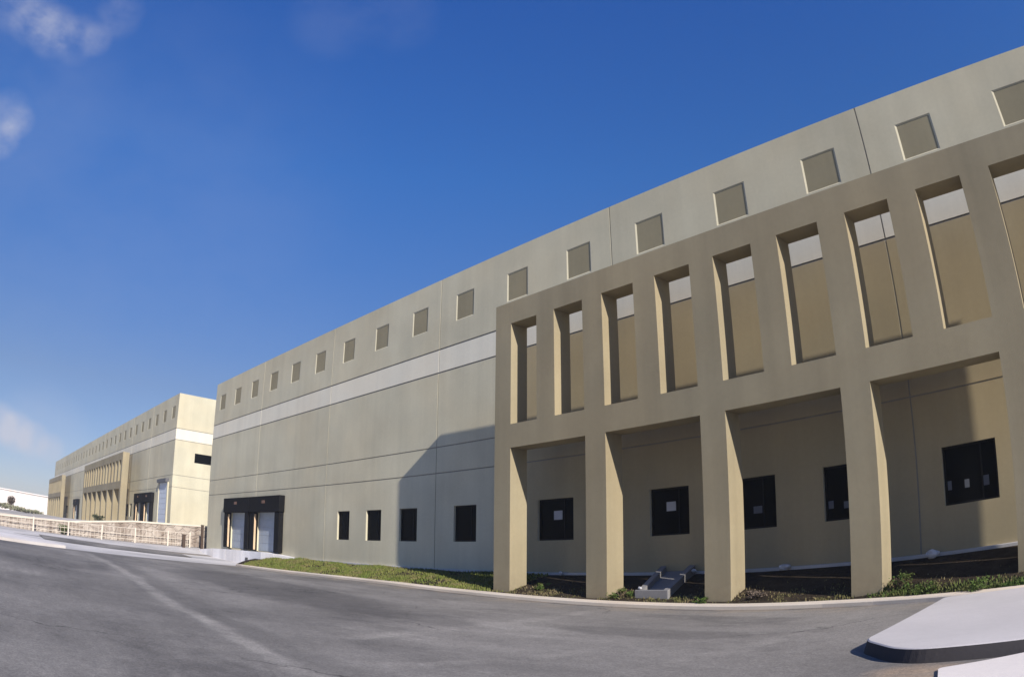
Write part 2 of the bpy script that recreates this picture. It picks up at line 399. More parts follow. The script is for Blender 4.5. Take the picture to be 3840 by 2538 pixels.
def window(parent, x0, x1, z0, z1, y, papers=(), dim=0):
    fm = MB(); fw = .05; yo = y-.06
    fm.box(x0, x1, yo, y, z0, z0+fw); fm.box(x0, x1, yo, y, z1-fw, z1)
    fm.box(x0, x0+fw, yo, y, z0+fw, z1-fw); fm.box(x1-fw, x1, yo, y, z0+fw, z1-fw)
    xm = x0+(x1-x0)*.7; fm.box(xm-.02, xm+.02, yo+.012, y-.031, z0+fw, z1-fw)
    w = MB(); w.box(x0+.01, x1-.01, y-.03, y-.012, z0+.01, z1-.01)
    g = w.build('window', M['glass'], parent)
    fm.build('window_frame', M['frame'], g)
    for (a, b, c, d) in papers:
        pm = MB(); pm.box(a, b, y-.0345, y-.0315, c, d); pm.build('paper_sheet', M['dim_paper' if dim else 'paper'], g)
    return g

def dock(parent, xa, xb, z0, z1, y):
    """one dock: ribbed door, foam shelter of two side pads and a header, guide stripe, bumpers"""
    pw = .74; hh = .92; pr = .30; rc = .13
    dm = MB(); x0, x1 = xa+pw-.05, xb-pw+.05; n = 5
    for k in range(n):
        a = z0+(z1-hh+.05-z0)*k/n; b = z0+(z1-hh+.05-z0)*(k+1)/n
        dm.quad((x0, y+rc-.03, a+.012), (x1, y+rc-.03, a+.012), (x1, y+rc-.03, b), (x0, y+rc-.03, b))
        dm.quad((x0, y+rc-.012, a), (x1, y+rc-.012, a), (x1, y+rc-.03, a+.012), (x0, y+rc-.03, a+.012))
    door = dm.build('dock_door', M['door'], parent)
    for s, (a, b) in enumerate(((xa, xa+pw), (xb-pw, xb))):
        pm = MB(); pm.box(a+(.10 if s == 0 else .012), b-(.10 if s else .012), y-pr, y-.002, z0, z1-hh)
        p = pm.build('dock_pad', M['pad'], door, bevel=.03)
    sm = MB(); sm.box(xa+pw-.011, xa+pw-.004, y-pr+.05, y-pr+.17, z0+.05, z1-hh-.1); sm.build('guide_stripe', M['stripe'], door)
    hm = MB(); hm.box(xa+.012, xb-.012, y-pr-.06, y-.002, z1-hh+.002, z1); hm.build('dock_header', M['pad'], door, bevel=.03)
    am = MB(); c = (xa+xb)/2; am.box(c-.22, c+.22, y-pr-.075, y-pr-.061, z1-.42, z1-.25); am.build('dock_number_plate', M['amber'], door)
    for bxx in (xa+pw+.08, xb-pw-.28):
        bm = MB(); bm.box(bxx, bxx+.2, y-.16, y-.035, z0-.32, z0-.02); bm.build('dock_bumper', M['pad'], door)
    return door

def warehouse(name, label, x0, npan, dz, wins, docks, overdoor=None, tan=(), depth=46, end_window=None, zlow=None):
    L = 9.0*npan; x1 = x0+L
    W = empty(name, (x0+L/2, 0, 0), label, 'warehouse')
    fr = lambda u, d, z: (u, d, z+dz)
    joints = [x0+9*k for k in range(1, npan)]
    jz = (J1, J2)
    openings = [(a, b, WZ0, WZ1) for a, b, *_ in wins]
    dopen = [(a+.70, b-.70, DOCKZ-.02, DOCKT-.9) for a, b in docks]
    zl = BASE-.9 if zlow is None else zlow
    def under(us, zs):
        out_u, out_z = list(us), list(zs)
        return out_u, out_z
    # lower wall
    us = [x0, x1]+[j+s*JW/2 for j in joints for s in (-1, 1)]+[e for o in openings for e in o[:2]]+[e for t in tan for e in t]+[e for o in dopen for e in o[:2]]
    zs = [zl, ZB0-.06, ZB0]+[j+s*JW/2 for j in jz for s in (-1, 1)]+[WZ0, WZ1, DOCKZ-.02, DOCKT-.9]
    def dl(u, z):
        for a, b, c, d in openings:
            if a < u < b and c < z < d: return WREC
        if any(a < u < b and c < z < d for a, b, c, d in dopen): return .15
        if any(abs(u-j) < JW/2 for j in joints): return JD
        if any(abs(z-j) < JW/2 for j in jz) or z > ZB0-.06: return JD
        return 0.
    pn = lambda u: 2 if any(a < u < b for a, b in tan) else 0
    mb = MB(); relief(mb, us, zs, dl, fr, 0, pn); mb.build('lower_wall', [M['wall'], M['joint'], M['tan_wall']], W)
    mb = MB(); relief(mb, [x0, x1]+[j+s*JW/2 for j in joints for s in (-1, 1)], [ZB0, ZB1], lambda u, z: JD if any(abs(u-j) < JW/2 for j in joints) else 0., fr)
    mb.build('white_band', [M['band'], M['joint']], W)
    nc = [x0+NOFF+NS*k for k in range(3*npan)]
    us = [x0, x1]+[j+s*JW/2 for j in joints for s in (-1, 1)]+[c+s*NHW for c in nc for s in (-1, 1)]
    def du(u, z):
        if any(abs(u-c) < NHW for c in nc) and NB < z < NT: return None
        if any(abs(u-j) < JW/2 for j in joints): return JD
        if z < ZB1+.06: return JD
        return 0.
    mb = MB(); relief(mb, us, [ZB1, ZB1+.06, NB, NT, ZT], du, fr)
    mb.box(x0, x1, .002, .25, ZT+dz-.9, ZT+dz, skip='fblr')       # parapet thickness
    mb.build('upper_wall', [M['wall'], M['joint']], W)
    for c in nc:                                                  # square niches with splayed edges
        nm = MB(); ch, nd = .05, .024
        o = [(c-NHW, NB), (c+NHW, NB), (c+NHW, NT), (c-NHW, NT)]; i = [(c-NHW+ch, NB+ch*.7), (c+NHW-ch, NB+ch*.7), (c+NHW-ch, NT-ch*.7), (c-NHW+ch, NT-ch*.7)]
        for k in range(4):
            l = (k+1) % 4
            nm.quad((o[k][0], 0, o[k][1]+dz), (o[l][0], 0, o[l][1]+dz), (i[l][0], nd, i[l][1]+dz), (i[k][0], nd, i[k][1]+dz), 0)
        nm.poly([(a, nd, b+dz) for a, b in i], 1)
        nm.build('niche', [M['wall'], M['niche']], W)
    # end walls with the same joints and band
    for side, xe in ((1, x1), (-1, x0)):
        ew = (lambda u, d, z: (xe-side*d, u, z+dz)) if side > 0 else (lambda u, d, z: (xe-side*d, depth-u, z+dz))
        mb = MB(); zz = [zl, ZB0, ZT, ZB1]+[j+s*JW/2 for j in jz for s in (-1, 1)]+[ZB0-.06, ZB1+.06]
        uu = [0, depth]+[9*k+s*JW/2 for k in range(1, 5) for s in (-1, 1)]
        if end_window and side > 0: uu += list(end_window[:2]); zz += list(end_window[2:])
        def de(u, z):
            if end_window and side > 0 and end_window[0] < u < end_window[1] and end_window[2] < z < end_window[3]: return WREC
            if any(abs(u-9*k) < JW/2 for k in range(1, 5)) or ZB0-.06 < z < ZB0 or ZB1 < z < ZB1+.06: return JD
            if any(abs(z-j) < JW/2 for j in jz): return JD
            return 0.
        lower = lambda u, z: None if z > ZB0 else de(u, z)
        band = lambda u, z: de(u, z) if ZB0 < z < ZB1 else None
        upper = lambda u, z: None if z < ZB1 else de(u, z)
        for f in (lower, upper): relief(mb, uu, zz, f, ew)
        mb.build('end_wall', [M['wall'], M['joint']], W)
        mb = MB(); relief(mb, uu, zz, band, ew); mb.build('end_wall_band', [M['band'], M['joint']], W)
    if end_window:
        a, b, c, d = end_window
        w = MB(); w.box(x1-WREC+.01, x1-WREC+.04, a+.01, b-.01, c+dz+.01, d+dz-.01); g = w.build('window', M['glass'], W)
        fm = MB(); fx0, fx1 = x1-WREC+.042, x1-WREC+.09
        fm.box(fx0, fx1, a, b, c+dz, c+dz+.05); fm.box(fx0, fx1, a, b, d+dz-.05, d+dz); fm.box(fx0, fx1, a, a+.05, c+dz+.05, d+dz-.05); fm.box(fx0, fx1, b-.05, b, c+dz+.05, d+dz-.05)
        fm.build('window_frame', M['frame'], g)
    rm = MB(); rm.box(x0+.26, x1-.26, .26, depth-.02, ZT+dz-.85, ZT+dz-.55); rm.build('roof', M['roof'], W)
    bm = MB(); bm.quad((x1, depth, zl+dz), (x0, depth, zl+dz), (x0, depth, ZT+dz), (x1, depth, ZT+dz)); bm.build('back_wall', M['wall'], W)
    for a, b, *rest in wins: window(W, a, b, WZ0+dz, WZ1+dz, WREC-.01, rest[0] if rest else (), rest[1] if len(rest) > 1 else 0)
    for a, b in docks: dock(W, a, b, DOCKZ+dz, DOCKT+dz, 0)
    if overdoor:
        a, b, zt = overdoor; dm = MB(); n = 9
        for k in range(n):
            p, q = BASE+dz+(zt-BASE)*k/n, BASE+dz+(zt-BASE)*(k+1)/n
            dm.quad((a, -.05, p+.02), (b, -.05, p+.02), (b, -.05, q), (a, -.05, q)); dm.quad((a, -.03, p), (b, -.03, p), (b, -.05, p+.02), (a, -.05, p+.02))
        d = dm.build('overhead_door', M['overdoor'], W)
        hm = MB(); hm.box(a-.1, b+.15, -.32, -.002, zt+dz+.002, zt+dz+.3); hm.build('door_hood', M['steel'], d)
        for ja, jb in ((a-.35, a-.002), (b+.002, b+.2)):
            jm = MB(); jm.box(ja, jb, -.12, -.002, BASE+dz, zt+dz); jm.build('door_jamb', M['wall'], d)
    return W

near_wins = [(19.28, 20.42), (21.90, 23.14), (24.54, 25.80), (28.16, 29.46),
    (32.57, 34.15, [(33.20, 33.57, 2.53, 2.82)]), (37.10, 38.45, [(37.61, 37.93, 2.55, 2.81)]), (39.75, 41.14, [(40.41, 40.67, 2.26, 2.45)], 1),
    (42.50, 43.95, [(42.57, 42.71, 2.17, 2.36), (42.99, 43.12, 2.14, 2.31)], 1),
    (45.66, 47.03, [(45.73, 45.83, 2.21, 2.42), (46.16, 46.28, 2.21, 2.40), (46.62, 46.78, 2.19, 2.42)], 1),
    (49.2, 50.6), (55.5, 56.8), (58.8, 60.1)]
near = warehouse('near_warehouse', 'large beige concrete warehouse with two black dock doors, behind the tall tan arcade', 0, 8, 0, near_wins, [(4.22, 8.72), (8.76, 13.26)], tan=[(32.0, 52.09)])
# pale concrete footing line at the foot of the wall
mb = MB(); mb.box(14.6, 72, -.10, -.003, BASE-.25, BASE+.06); mb.build('wall_footing', M['plinth'], near, bevel=.015)
far = warehouse('far_warehouse', 'long cream warehouse with a sunlit end wall, beyond the stone wall at far left', -109.2, 11, .95,
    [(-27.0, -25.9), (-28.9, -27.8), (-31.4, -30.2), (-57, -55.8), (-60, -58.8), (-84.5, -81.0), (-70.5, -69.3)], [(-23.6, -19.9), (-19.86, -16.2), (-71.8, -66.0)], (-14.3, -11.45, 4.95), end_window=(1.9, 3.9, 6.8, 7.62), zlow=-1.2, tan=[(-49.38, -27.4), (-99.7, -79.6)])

# ------------------------------------------------------------------ arcades
AD, AT, AZ, LB, UT, UB = 2.07, .70, 9.31, 4.64, 8.59, 5.37
OW, OS, CS, CW = 1.13, 1.862, 3.723, .715
def arcade(label, x0, nb, dz, zfoot, hts):
    """free-standing frame in front of the wall: piers, deep lower beam, mullions, top beam"""
    LB, UB, UT, AZ = hts; dz = 0
    xe = x0+nb*CS+CW; y0, y1 = -AD, -AD+AT
    A = empty('arcade', ((x0+xe)/2, -AD+AT/2, 0), label, 'arcade', 'tan concrete arcades along the warehouse fronts')
    for i in range(nb+1):
        p = MB(); a = x0+i*CS; p.box(a, a+CW, y0, y1, zfoot(a), LB+dz, skip='t'); p.build('pier', M['arcade'], A)
    b = MB(); b.box(x0, xe, y0, y1, LB+dz, UB+dz); b.build('lower_beam', M['arcade'], A)
    b = MB(); b.box(x0, xe, y0, y1, UT+dz, AZ+dz); b.build('top_beam', M['arcade'], A)
    no = 2*nb; ops = [(x0+CW+i*OS, x0+CW+i*OS+OW) for i in range(no)]
    edges = [x0]+[e for o in ops for e in o]+[xe]
    for a, c in zip(edges[::2], edges[1::2]):
        m = MB(); m.box(a, c, y0, y1, UB+dz, UT+dz, skip='tb'); m.build('mullion', M['arcade'], A)
    return A
arcade('tall tan concrete arcade with narrow upper openings, standing on the soil bank by the kerb', 32.76, 5, 0, lambda x: .02, (LB, UB, UT, AZ))
fa = arcade('sunlit tan arcade on the far warehouse, between two groups of dock doors', -22.6-26.78, 7, .95, lambda x: .9, (5.4, 6.15, 8.3, 9.05))
fb = arcade('most distant small tan arcade, at the far end of the far warehouse', -74.8-24.9, 6, .95, lambda x: .9, (5.4, 6.15, 8.3, 9.05))

# the far warehouse is a slightly larger block standing further back along the road
for o in (far, fa, fb):
    eye = Vector((49.31, -16.71, 1.364)); o.location = eye+(o.location-eye)*1.131; o.scale = (1.131,)*3

# white painted dock wall below the two dock doors, stepping down to the kerb at its right end
T = empty('dock_platform', (7, -.4, 0), 'low white painted concrete platform under the two near black dock doors', 'dock platform')
ptop = lambda x, y=0: lerp_table([(.6, .62), (4, .84), (8, .90), (12.2, .94), (15.2, .80)], x)
segs = [.6, 3.3, 6.1, 8.95, 11.9, 13.2, 15.2]
pyf = lambda x: lerp_table([(.6, -.75), (11.9, -.75), (13.2, -.55), (15.2, -.14)], x)
for k, (a, b) in enumerate(zip(segs[:-1], segs[1:])):
    mb = MB(); a2, b2 = a+.012, b-.012
    mb.prism([(a2, pyf(a2)), (b2, pyf(b2)), (b2, -.012), (a2, -.012)], -.4, ptop)
    mb.build('platform_block', M['dockwall'], T, bevel=.02)
mb = MB(); mb.box(9.6, 9.95, -.80, -.752, .34, .52); mb.build('drain_outlet', M['steel'], T)

# ------------------------------------------------------------------ stone wall, fence, posts
SX = -2.2
def stone_top(y): return lerp_table([(-40, .55), (-15, 1.0), (-10, 1.30), (-5, 1.98), (0, 2.22), (30, 2.3)], y)
T = empty('retaining_wall', (SX, -10, 0), 'low brown rubble stone retaining wall between the apron and the far lot', 'retaining wall')
mb = MB(); ys = frange(-45, 30, 1.0)
for a, b in zip(ys[:-1], ys[1:]):
    mb.quad((SX, a, -.3), (SX, b, -.3), (SX, b, stone_top(b)), (SX, a, stone_top(a)))
    mb.quad((SX, a, stone_top(a)), (SX, b, stone_top(b)), (SX-.6, b, stone_top(b)), (SX-.6, a, stone_top(a)))
    mb.quad((SX-.6, a, stone_top(a)), (SX-.6, b, stone_top(b)), (SX-.6, b, -.3), (SX-.6, a, -.3))
mb.build('stone_face', M['stone'], T)
mb = MB()
for a, b in zip(ys[:-1], ys[1:]):
    f = lambda y: stone_top(y)+.003
    q = [(SX+.06, a), (SX+.06, b), (SX-.7, b), (SX-.7, a)]
    mb.prism(q, lambda x, y: f(y), lambda x, y: f(y)+.12)
mb.build('coping', M['fence'], T)
# far lot behind the stone wall
grid_sheet('far_lot', [-800, -300, -140, -100, -60, -30, -10, -2.9], [-300, -100, -40, -25, -15, -10, -5, 0, 30, 200],
           lambda x, y: min(stone_top(y)+.02, 1.75)+(.35 if x < -60 else 0)*min(1, (-x-60)/60), M['lot'])
# cream railing in front of the stone wall
FX = SX+.9
fy = [-26, -23.4, -20.8, -18.2, -15.4, -12.7, -10.1, -7.6, -5.1, -2.6, -.9]
ftop = lambda y: gz(FX, y)+lerp_table([(-26, .75), (-10, .95), (0, 1.05)], y)
T = empty('railing', (FX, -10, 0), 'cream metal railing along the foot of the brown stone wall', 'railing')
for y in fy:
    m = MB(); m.box(FX-.05, FX+.05, y-.05, y+.05, gz(FX, y)-.05, ftop(y)+.06); m.build('railing_post', M['fence'], T)
for h in (0, .5, .86):
    m = MB()
    for a, b in zip(fy[:-1], fy[1:]):
        za, zb = gz(FX, a)+.1+(ftop(a)-gz(FX, a)-.1)*(1-h), gz(FX, b)+.1+(ftop(b)-gz(FX, b)-.1)*(1-h)
        m.tube((FX, a+.05, za), (FX, b-.05, zb), .02)
    m.build('rail', M['fence'], T)
m = MB()
for a, b in zip(fy[:-1], fy[1:]):
    n = 9
    for k in range(1, n):
        y = a+(b-a)*k/n; m.tube((FX+.05, y, gz(FX, y)+.06), (FX+.05, y, ftop(y)-.02), .011, 5)
m.build('balusters', M['fence'], T)['kind'] = 'stuff'
for (x, y, h, w, lab) in ((SX+1.2, -1.45, .95, .11, 'short dark brown post standing before the cream railing'), (-.75, -.12, 1.75, .09, 'tall dark brown post against the near warehouse corner')):
    T = empty('post', (x, y, 0), lab, 'post', 'dark posts by the railing')
    m = MB(); z0 = gz(x, y)-.05; m.box(x-w, x+w, y-w, y+w, z0, z0+h); m.build('shaft', M['dark_post'], T, bevel=.015)
    m = MB(); m.box(x-w-.02, x+w+.02, y-w-.02, y+w+.02, z0+h+.002, z0+h+.05); m.build('cap', M['dark_post'], T)

# ------------------------------------------------------------------ traffic island, near slab
def rounded(pts, r, n=8):
    out = []; k = len(pts)
    for i in range(k):
        p, a, b = Vector(pts[i]), Vector(pts[i-1]), Vector(pts[(i+1) % k])
        rr = r[i] if isinstance(r, (list, tuple)) else r
        if rr <= 0: out.append(tuple(p)); continue
        u, v = (a-p).normalized(), (b-p).normalized(); ang = u.angle(v); t = min(rr/math.tan(ang/2), (a-p).length*.48, (b-p).length*.48)
        s, e = p+u*t, p+v*t
        for j in range(n+1):
            w = j/n; out.append(tuple((1-w)**2*s + 2*w*(1-w)*p + w*w*e))
    return out
isl = rounded([(46.42, -3.95), (46.42, -8.55), (47.15, -9.42), (55.5, -9.0), (55.5, -3.4)], [.15, .7, .8, 0, 0])
cx, cy = 50, -6.5
def inset(p, d): v = Vector((cx-p[0], cy-p[1])); v.normalize(); return (p[0]+v.x*d, p[1]+v.y*d)
T = empty('traffic_island', (50, -6.5, 0), 'white topped raised traffic island with a dark kerb face, rounded at its tip', 'traffic island')
mk, mt = MB(), MB(); n = len(isl); top = [inset(p, .055) for p in isl]; zi = .15
for i in range(n):
    p, q, a, b = isl[i], isl[(i+1) % n], top[i], top[(i+1) % n]
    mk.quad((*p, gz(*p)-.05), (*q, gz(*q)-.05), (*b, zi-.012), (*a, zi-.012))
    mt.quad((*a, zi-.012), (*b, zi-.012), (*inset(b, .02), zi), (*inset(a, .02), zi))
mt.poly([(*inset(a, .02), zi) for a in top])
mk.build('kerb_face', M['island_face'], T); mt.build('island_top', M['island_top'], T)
mb = MB(); sl = rounded([(47.72, -9.82), (48.15, -9.60), (48.85, -9.22), (55, -9.15), (55, -13.5), (48.6, -13.2), (47.9, -10.6)], [.1, .1, .1, 0, 0, .3, .2])
mb.prism(list(reversed(sl)), -.06, .018); o = mb.build('concrete_slab', M['whitekerb']); o['kind'] = 'structure'

# ------------------------------------------------------------------ drain channel on the bank
T = empty('drainage_channel', (38.2, -1.1, 0), 'grey concrete drainage channel running down the bank between the second and third piers', 'drainage channel')
lo, hi = (38.06, -1.86), (37.55, -.12)
def strip(name, u0, u1, h0, h1, mat):
    m = MB(); f = lambda t, u: (lo[0]+(hi[0]-lo[0])*t+u+.18*t*u, lo[1]+(hi[1]-lo[1])*t)
    n = 5
    for k in range(n):
        a, b = k/n, (k+1)/n
        P = lambda t, u, h: (*f(t, u), .235+(.80-.235)*t+h)
        for (ua, ha, ub, hb) in ((u0, h1, u1, h1), (u0, h0, u0, h1), (u1, h1, u1, h0)):
            m.quad(P(a, ua, ha), P(a, ub, hb), P(b, ub, hb), P(b, ua, ha))
    for t in (0, 1): m.quad(P(t, u0, h0), P(t, u1, h0), P(t, u1, h1), P(t, u0, h1))
    m.build(name, mat, T)
strip('side_wall', 0, .16, -.1, .19, M['channel']); strip('side_wall', .80, .96, -.1, .19, M['channel'])
strip('channel_floor', .162, .798, -.1, .04, M['channel'])
m = MB(); m.box(38.02, 39.06, -1.96, -1.862, .1, .43); m.build('front_block', M['channel'], T, bevel=.02)

def rock(x, y, z, s, lab):
    import bmesh
    bm = bmesh.new(); bmesh.ops.create_icosphere(bm, subdivisions=2, radius=1)
    for v in bm.verts:
        k = 1+.30*math.sin(v.co.x*3.1+x)*math.cos(v.co.y*2.7+y)+random.uniform(-.14, .14)
        v.co = Vector((v.co.x*1.3*k, v.co.y*.8*k, v.co.z*.62*k))*s
    me = bpy.data.meshes.new('broken_concrete'); bm.to_mesh(me); bm.free(); me.materials.append(M['rock'])
    o = bpy.data.objects.new('broken_concrete', me); COL.objects.link(o); o.location = (x, y, z); o.rotation_euler = (0, 0, random.uniform(0, 3))
    tag(o, lab, 'rubble', 'pale rubble lumps at the foot of the wall')
rock(33.80, -.22, .80, .10, 'small pale rubble lump at the wall foot in the leftmost arcade bay')
rock(38.75, -.30, .84, .08, 'small pale rubble lump at the top of the drainage channel')
rock(41.45, -.22, .82, .13, 'pale rubble lump at the wall foot between the third and fourth piers')
rock(45.35, -.24, .80, .16, 'largest pale rubble lump at the wall foot, right of the fourth pier')
rock(38.14, -1.88, .47, .06, 'tiny white rubble lump on the front lip of the drainage channel')

# ------------------------------------------------------------------ plants
def blades(n, place, hmin, hmax, w=.012, lean=.5):
    mb = MB()
    for _ in range(n):
        p = place()
        if p is None: continue
        x, y, z, k = p; h = random.uniform(hmin, hmax)*k; a = random.uniform(0, 6.283); c, s = math.cos(a), math.sin(a)
        l = random.uniform(.1, lean)*h; b = random.uniform(0, 6.283); dx, dy = l*math.cos(b), l*math.sin(b)
        ww = w*random.uniform(.7, 1.6)
        k0 = len(mb.v)
        mb.v += [(x-ww*c, y-ww*s, z-.02), (x+ww*c, y+ww*s, z-.02), (x+ww*.7*c+dx*.4, y+ww*.7*s+dy*.4, z+h*.6), (x-ww*.7*c+dx*.4, y-ww*.7*s+dy*.4, z+h*.6), (x+dx, y+dy, z+h)]
        mb.f += [(k0, k0+1, k0+2, k0+3), (k0+3, k0+2, k0+4)]; mb.m += [0, 0]
    return mb
def dens(x, y): return .5+.5*math.sin(x*1.3+math.sin(y*2.1)*1.7)*math.sin(x*.47+y*1.9+.8)
def place_left():
    x = random.uniform(12.2, 33.2); t = random.random()
    y0 = ky(x)+KW; y = y0+(-.12-y0)*t
    d = dens(x, y)
    if random.random() > .12+1.0*d: return None
    return x, y, bank_z(x, y), (.7+.7*d)*(1.35 if x < 19 else 1)
tag(blades(34000, place_left, .03, .085, .018).build('grass', M['grass']), kind='stuff')
def place_strip():
    x = random.uniform(33.2, 60); y0 = ky(x)+KW
    y = y0+abs(random.gauss(0, .38))
    if y > -.2: return None
    d = dens(x*1.4, y+3)
    d *= .5+.5*math.sin(x*5.1+1.3*math.sin(y*7+x*2.3))
    if random.random() > .05+1.2*d: return None
    return x, y, bank_z(x, y), .6+.8*d
tag(blades(15000, place_strip, .015, .07, .013).build('weed_strip', M['dry_weed']), kind='stuff')

def place_bay():
    x = random.uniform(44.3, 50.5); y = ky(x)+KW+abs(random.gauss(0, .22)); d = dens(x*2.1, y*2)
    if random.random() > .15+.9*d: return None
    return x, y, bank_z(x, y), .6+.9*d
tag(blades(5000, place_bay, .02, .09, .015).build('grass', M['weed']), kind='stuff')

def leaf_cloud(n, rad, hgt, size, flat=1.0):
    mb = MB(); clumps = [(random.gauss(0, .45), random.gauss(0, .45), random.uniform(.15, .9)) for _ in range(max(6, n//40))]
    for _ in range(n):
        c = random.choice(clumps)
        p = Vector((c[0]*rad+random.gauss(0, .2)*rad, (c[1]*rad+random.gauss(0, .2)*rad)*flat, max(.01, (c[2]+random.gauss(0, .12))*hgt)))
        u = Vector((random.gauss(0, 1), random.gauss(0, 1), random.gauss(0, .6))).normalized()*size*random.uniform(.5, 1.3)
        v = u.orthogonal().normalized()*size*.45
        v = Matrix.Rotation(random.uniform(0, 6.28), 3, u) @ v
        mb.quad(p-u, p+v, p+u, p-v)
    return mb
def weed(x, y, r, h, lab, mat=None, n=220):
    T = empty('weed_plant', (x, y, bank_z(x, y)-.01), lab, 'weed', 'weeds along the foot of the arcade')
    mb = leaf_cloud(int(n*1.6), r, h, .034)
    o = mb.build('leaves', mat or M['weed']); o.parent = T
    st = MB()
    for k in range(6):
        a = k*1.05; st.tube((0, 0, 0), (.5*r*math.cos(a), .5*r*math.sin(a), .7*h), .006, 5)
    o = st.build('stems', M['bark']); o.parent = T
for (x, y, r, h, lab) in (
    (34.35, -1.7, .24, .20, 'leafy green weed beside the sunlit face of the first pier'),
    (37.62, -2.0, .28, .28, 'green weed clump just left of the drainage channel block'),
    (40.15, -2.15, .22, .16, 'low green weed between the drainage channel and the third pier'),
    (45.05, -2.0, .30, .36, 'tallest leafy weed, beside the sunlit face of the fourth pier'),
    (45.75, -2.3, .28, .20, 'spreading weed a step right of the tallest weed'),
    (46.95, -2.7, .28, .24, 'green weed near the right picture edge, behind the white traffic island'),
    (41.45, -1.95, .30, .18, 'brownish low weed at the sunlit foot of the third pier')):
    weed(x, y, r, h, lab, M['leaf_dry'] if 'brownish' in lab else None)

def bush(x, y, z, r, h, lab, mat, size=.16, n=500):
    T = empty('bush', (x, y, z), lab, 'bush', 'low bushes at far left')
    o = leaf_cloud(n, r, h, size).build('foliage', mat); o.parent = T
    st = MB()
    for k in range(5): st.tube((0, 0, 0), (.5*r*math.cos(k*1.3), .5*r*math.sin(k*1.3), .7*h), .03, 6)
    o = st.build('stems', M['bark']); o.parent = T
bush(-1.75, -10.4, .42, .34, .62, 'olive bush at the foot of the stone wall', M['weed'], .07)
bush(-4.0, -7.4, 1.72, .45, .40, 'small grey green bush on top of the stone wall', M['leaf'], .09)
for i, (x, y, r, h, lab) in enumerate((
    (-75, -13.4, 1.8, .9, 'pale green bush below the small dark round tree'),
    (-78, -10.0, 2.0, .7, 'widest pale green bush, before the middle of the distant white building'),
    (-80, -6.6, 1.9, .6, 'lowest pale green bush, nearest the most distant arcade'))):
    bush(x, y, 1.75, r, h, lab, M['bushleaf'], .22, 700)

# small round tree in front of the distant white building
T = empty('round_tree', (-60, -11.78, 1.7), 'small dark round-crowned tree in front of the distant white building', 'tree')
tr = MB(); tr.tube((0, 0, -.1), (.03, .02, .75), .06, 8); tr.tube((.03, .02, .75), (.1, .1, 1.3), .04, 6); tr.tube((.03, .02, .75), (-.1, -.12, 1.3), .035, 6)
o = tr.build('trunk', M['bark']); o.parent = T
cr = MB()
for _ in range(900):
    d = Vector((random.gauss(0, 1), random.gauss(0, 1), random.gauss(0, 1))).normalized()*(random.random()**.4)*.62*(1+.18*math.sin(5*random.random()))
    p = d+Vector((0, 0, 1.32)); u = Vector((random.gauss(0, 1), random.gauss(0, 1), random.gauss(0, 1))).normalized()*.09
    v = Matrix.Rotation(random.uniform(0, 6), 3, u) @ (u.orthogonal()*.6); cr.quad(p-u, p+v, p+u, p-v)
o = cr.build('crown', M['leaf_dry']); o.parent = T

# distant white building
T = empty('white_building', (-150, -20, 0), 'distant low white building at the far left edge behind bushes', 'building')
mb = MB(); mb.box(-190, -150, -70, 14, .5, 6.9, skip='t'); mb.build('walls', M['far_white'], T)
mb = MB(); mb.box(-190.3, -149.7, -70.3, 14.3, 6.91, 7.2); mb.build('roof', M['far_white'], T)
for y in range(-60, 12, 9):
    mb = MB(); mb.box(-149.99, -149.96, y-.04, y+.04, .6, 6.85); mb.build('panel_joint', M['plinth'], T)

# ------------------------------------------------------------------ light dry haze over the lots
hm_ = bpy.data.materials.new('thin_haze'); hm_.use_nodes = True; nt = hm_.node_tree; nt.nodes.clear()
ho = N(nt, 'ShaderNodeOutputMaterial'); hv = N(nt, 'ShaderNodeVolumePrincipled'); nt.links.new(hv.outputs[0], ho.inputs['Volume'])
hv.inputs['Color'].default_value = (.86, .90, .97, 1); hv.inputs['Density'].default_value = .0008; hv.inputs['Anisotropy'].default_value = .2
mb = MB(); mb.box(-920, 920, -920, 920, -1.7, 15); hz_ = mb.build('haze', hm_); hz_['kind'] = 'stuff'
# ------------------------------------------------------------------ sky, sun, camera
sun_dir = Vector((4.037, -1.0, 2.397)).normalized()
W = bpy.data.worlds.new('World'); S.world = W; W.use_nodes = True
nt = W.node_tree; nt.nodes.clear()
out = N(nt, 'ShaderNodeOutputWorld'); bg = N(nt, 'ShaderNodeBackground'); nt.links.new(bg.outputs[0], out.inputs[0])
sky = N(nt, 'ShaderNodeTexSky'); sky.sky_type = 'NISHITA'; sky.sun_disc = False
sky.sun_elevation = math.asin(sun_dir.z); sky.sun_rotation = math.atan2(sun_dir.x, sun_dir.y)
sky.altitude = 600; sky.air_density = 1.0; sky.dust_density = .25; sky.ozone_density = 6.0
tc = N(nt, 'ShaderNodeTexCoord'); dirv = tc.outputs['Generated']
def blob(d, a0, a1, amt, stretch=(1, 1, 1), sc=7, thr=(.42, .62)):
    dp = N(nt, 'ShaderNodeVectorMath', operation='DOT_PRODUCT'); nt.links.new(dirv, dp.inputs[0]); dp.inputs[1].default_value = Vector(d).normalized()
    m = rng(nt, dp.outputs['Value'], math.cos(a1), math.cos(a0), 0, amt, True)
    return math_(nt, 'MULTIPLY', m, rng(nt, noise(nt, sc, 6, .62, dirv, stretch), thr[0], thr[1], 0, 1, True))
cl = None
SOFT = (.14, .78)
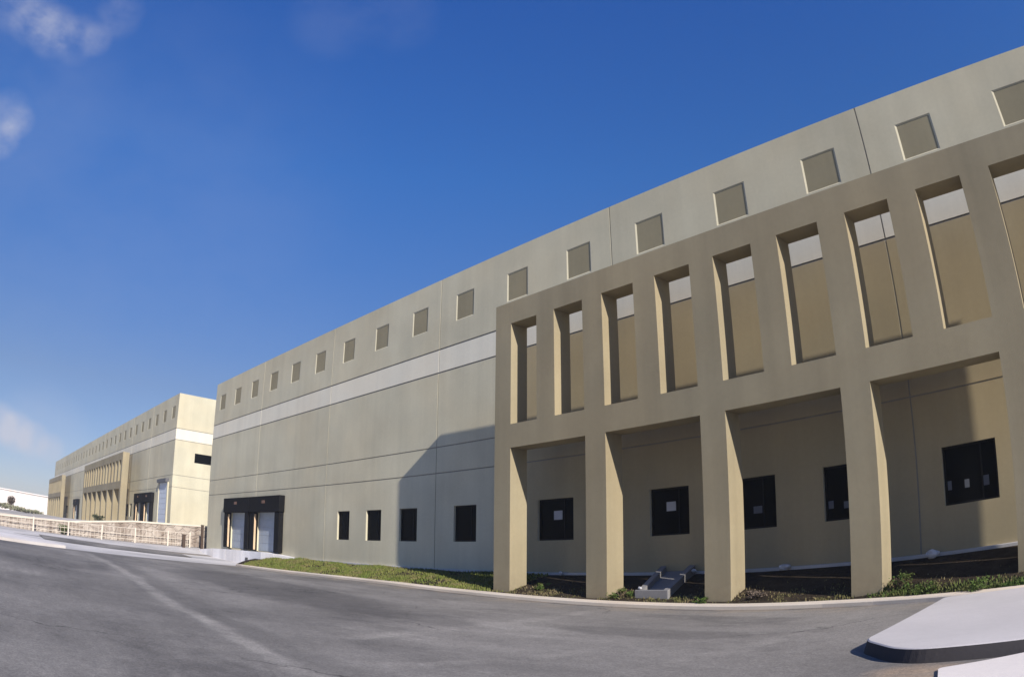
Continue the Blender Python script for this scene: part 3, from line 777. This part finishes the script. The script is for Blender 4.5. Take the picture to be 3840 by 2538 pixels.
for d, rad, amt, sc in (((-.7957, -.1204, .5936), .035, .22, 14), ((-.8039, -.0869, .5883), .034, .30, 14), ((-.8111, -.0536, .5824), .034, .36, 14), ((-.8123, -.0161, .5830), .032, .29, 14),
        ((-.8079, .0094, .5893), .022, .22, 16), ((-.7823, .0272, .6223), .032, .17, 14), ((-.8767, -.0559, .4777), .022, .30, 18), ((-.8887, -.0725, .4526), .026, .32, 18), ((-.872, -.0755, .4837), .03, .18, 16),
        ((-.6779, .298, .672), .06, .06, 12), ((-.6311, .3755, .6788), .05, .05, 12), ((-.85, -.10, .52), .16, .07, 6),
        ((-.9937, .0158, .1108), .028, 0.58, 16), ((-.9935, .042, .105), .026, 0.49, 16), ((-.993, .068, .0985), .024, 0.49, 16), ((-.9913, .0952, .0909), .020, 0.46, 16), ((-.99, .08, .10), .07, .16, 9), ((-.9, .15, .40), .30, .06, 5)):
    bl = blob(d, 0, rad*1.25, amt, (1, 1, 1.8), sc, SOFT if d[2] > .2 else (-.2, .8))
    cl = bl if cl is None else math_(nt, 'ADD', cl, bl)
cl = math_(nt, 'MINIMUM', cl, .8)
sepd = N(nt, 'ShaderNodeSeparateXYZ'); nt.links.new(dirv, sepd.inputs[0])
ramp = N(nt, 'ShaderNodeValToRGB'); nt.links.new(sepd.outputs[2], ramp.inputs[0])
cr_ = ramp.color_ramp; keys = [(.04, (1.05, .85, .86)), (.20, (1.02, .88, .90)), (.50, (.68, 1.17, 1.66)), (.75, (.58, 1.16, 2.02))]   # hazier horizon, deeper zenith
while len(cr_.elements) < len(keys): cr_.elements.new(.5)
for e, (p, c) in zip(cr_.elements, keys): e.position = p; e.color = tuple(v/2 for v in c)+(1,)
half = mixc(nt, 1.0, sky.outputs[0], ramp.outputs[0], 'MULTIPLY')
tint = mixc(nt, 1.0, half, half, 'ADD')
nt.links.new(mixc(nt, cl, tint, (6.6, 6.7, 7.7)), bg.inputs['Color'])
bg.inputs['Strength'].default_value = .068

L = bpy.data.lights.new('sun', 'SUN'); L.energy = 5.0; L.angle = R(.53); L.color = (1.0, .92, .84)
lo_ = bpy.data.objects.new('sun', L); COL.objects.link(lo_)
lo_.rotation_euler = (-sun_dir).to_track_quat('-Z', 'Y').to_euler()

cam = bpy.data.cameras.new('camera'); co = bpy.data.objects.new('camera', cam); COL.objects.link(co)
rot = Matrix(((0.6811319064064866, 0.2144111686074678, 0.7000622664102424), (0.7321395159274143, -0.2067394054506595, -0.6490227634308978), (0.005572727576027781, 0.9546133610055371, -0.297795694557654)))
co.matrix_world = Matrix.Translation((49.312538, -16.710027, 1.364437)) @ rot.to_4x4()
S.render.engine = 'CYCLES'
cam.type = 'PANO'; cam.sensor_width = 36; cam.sensor_fit = 'HORIZONTAL'; cam.lens = 24
cam.panorama_type = 'FISHEYE_EQUISOLID'; cam.fisheye_lens = 25.31; cam.fisheye_fov = R(180)
cam.clip_start = .1; cam.clip_end = 3000
S.camera = co
S.view_settings.view_transform = 'Standard'; S.view_settings.look = 'None'; S.view_settings.exposure = .45; S.view_settings.gamma = 1
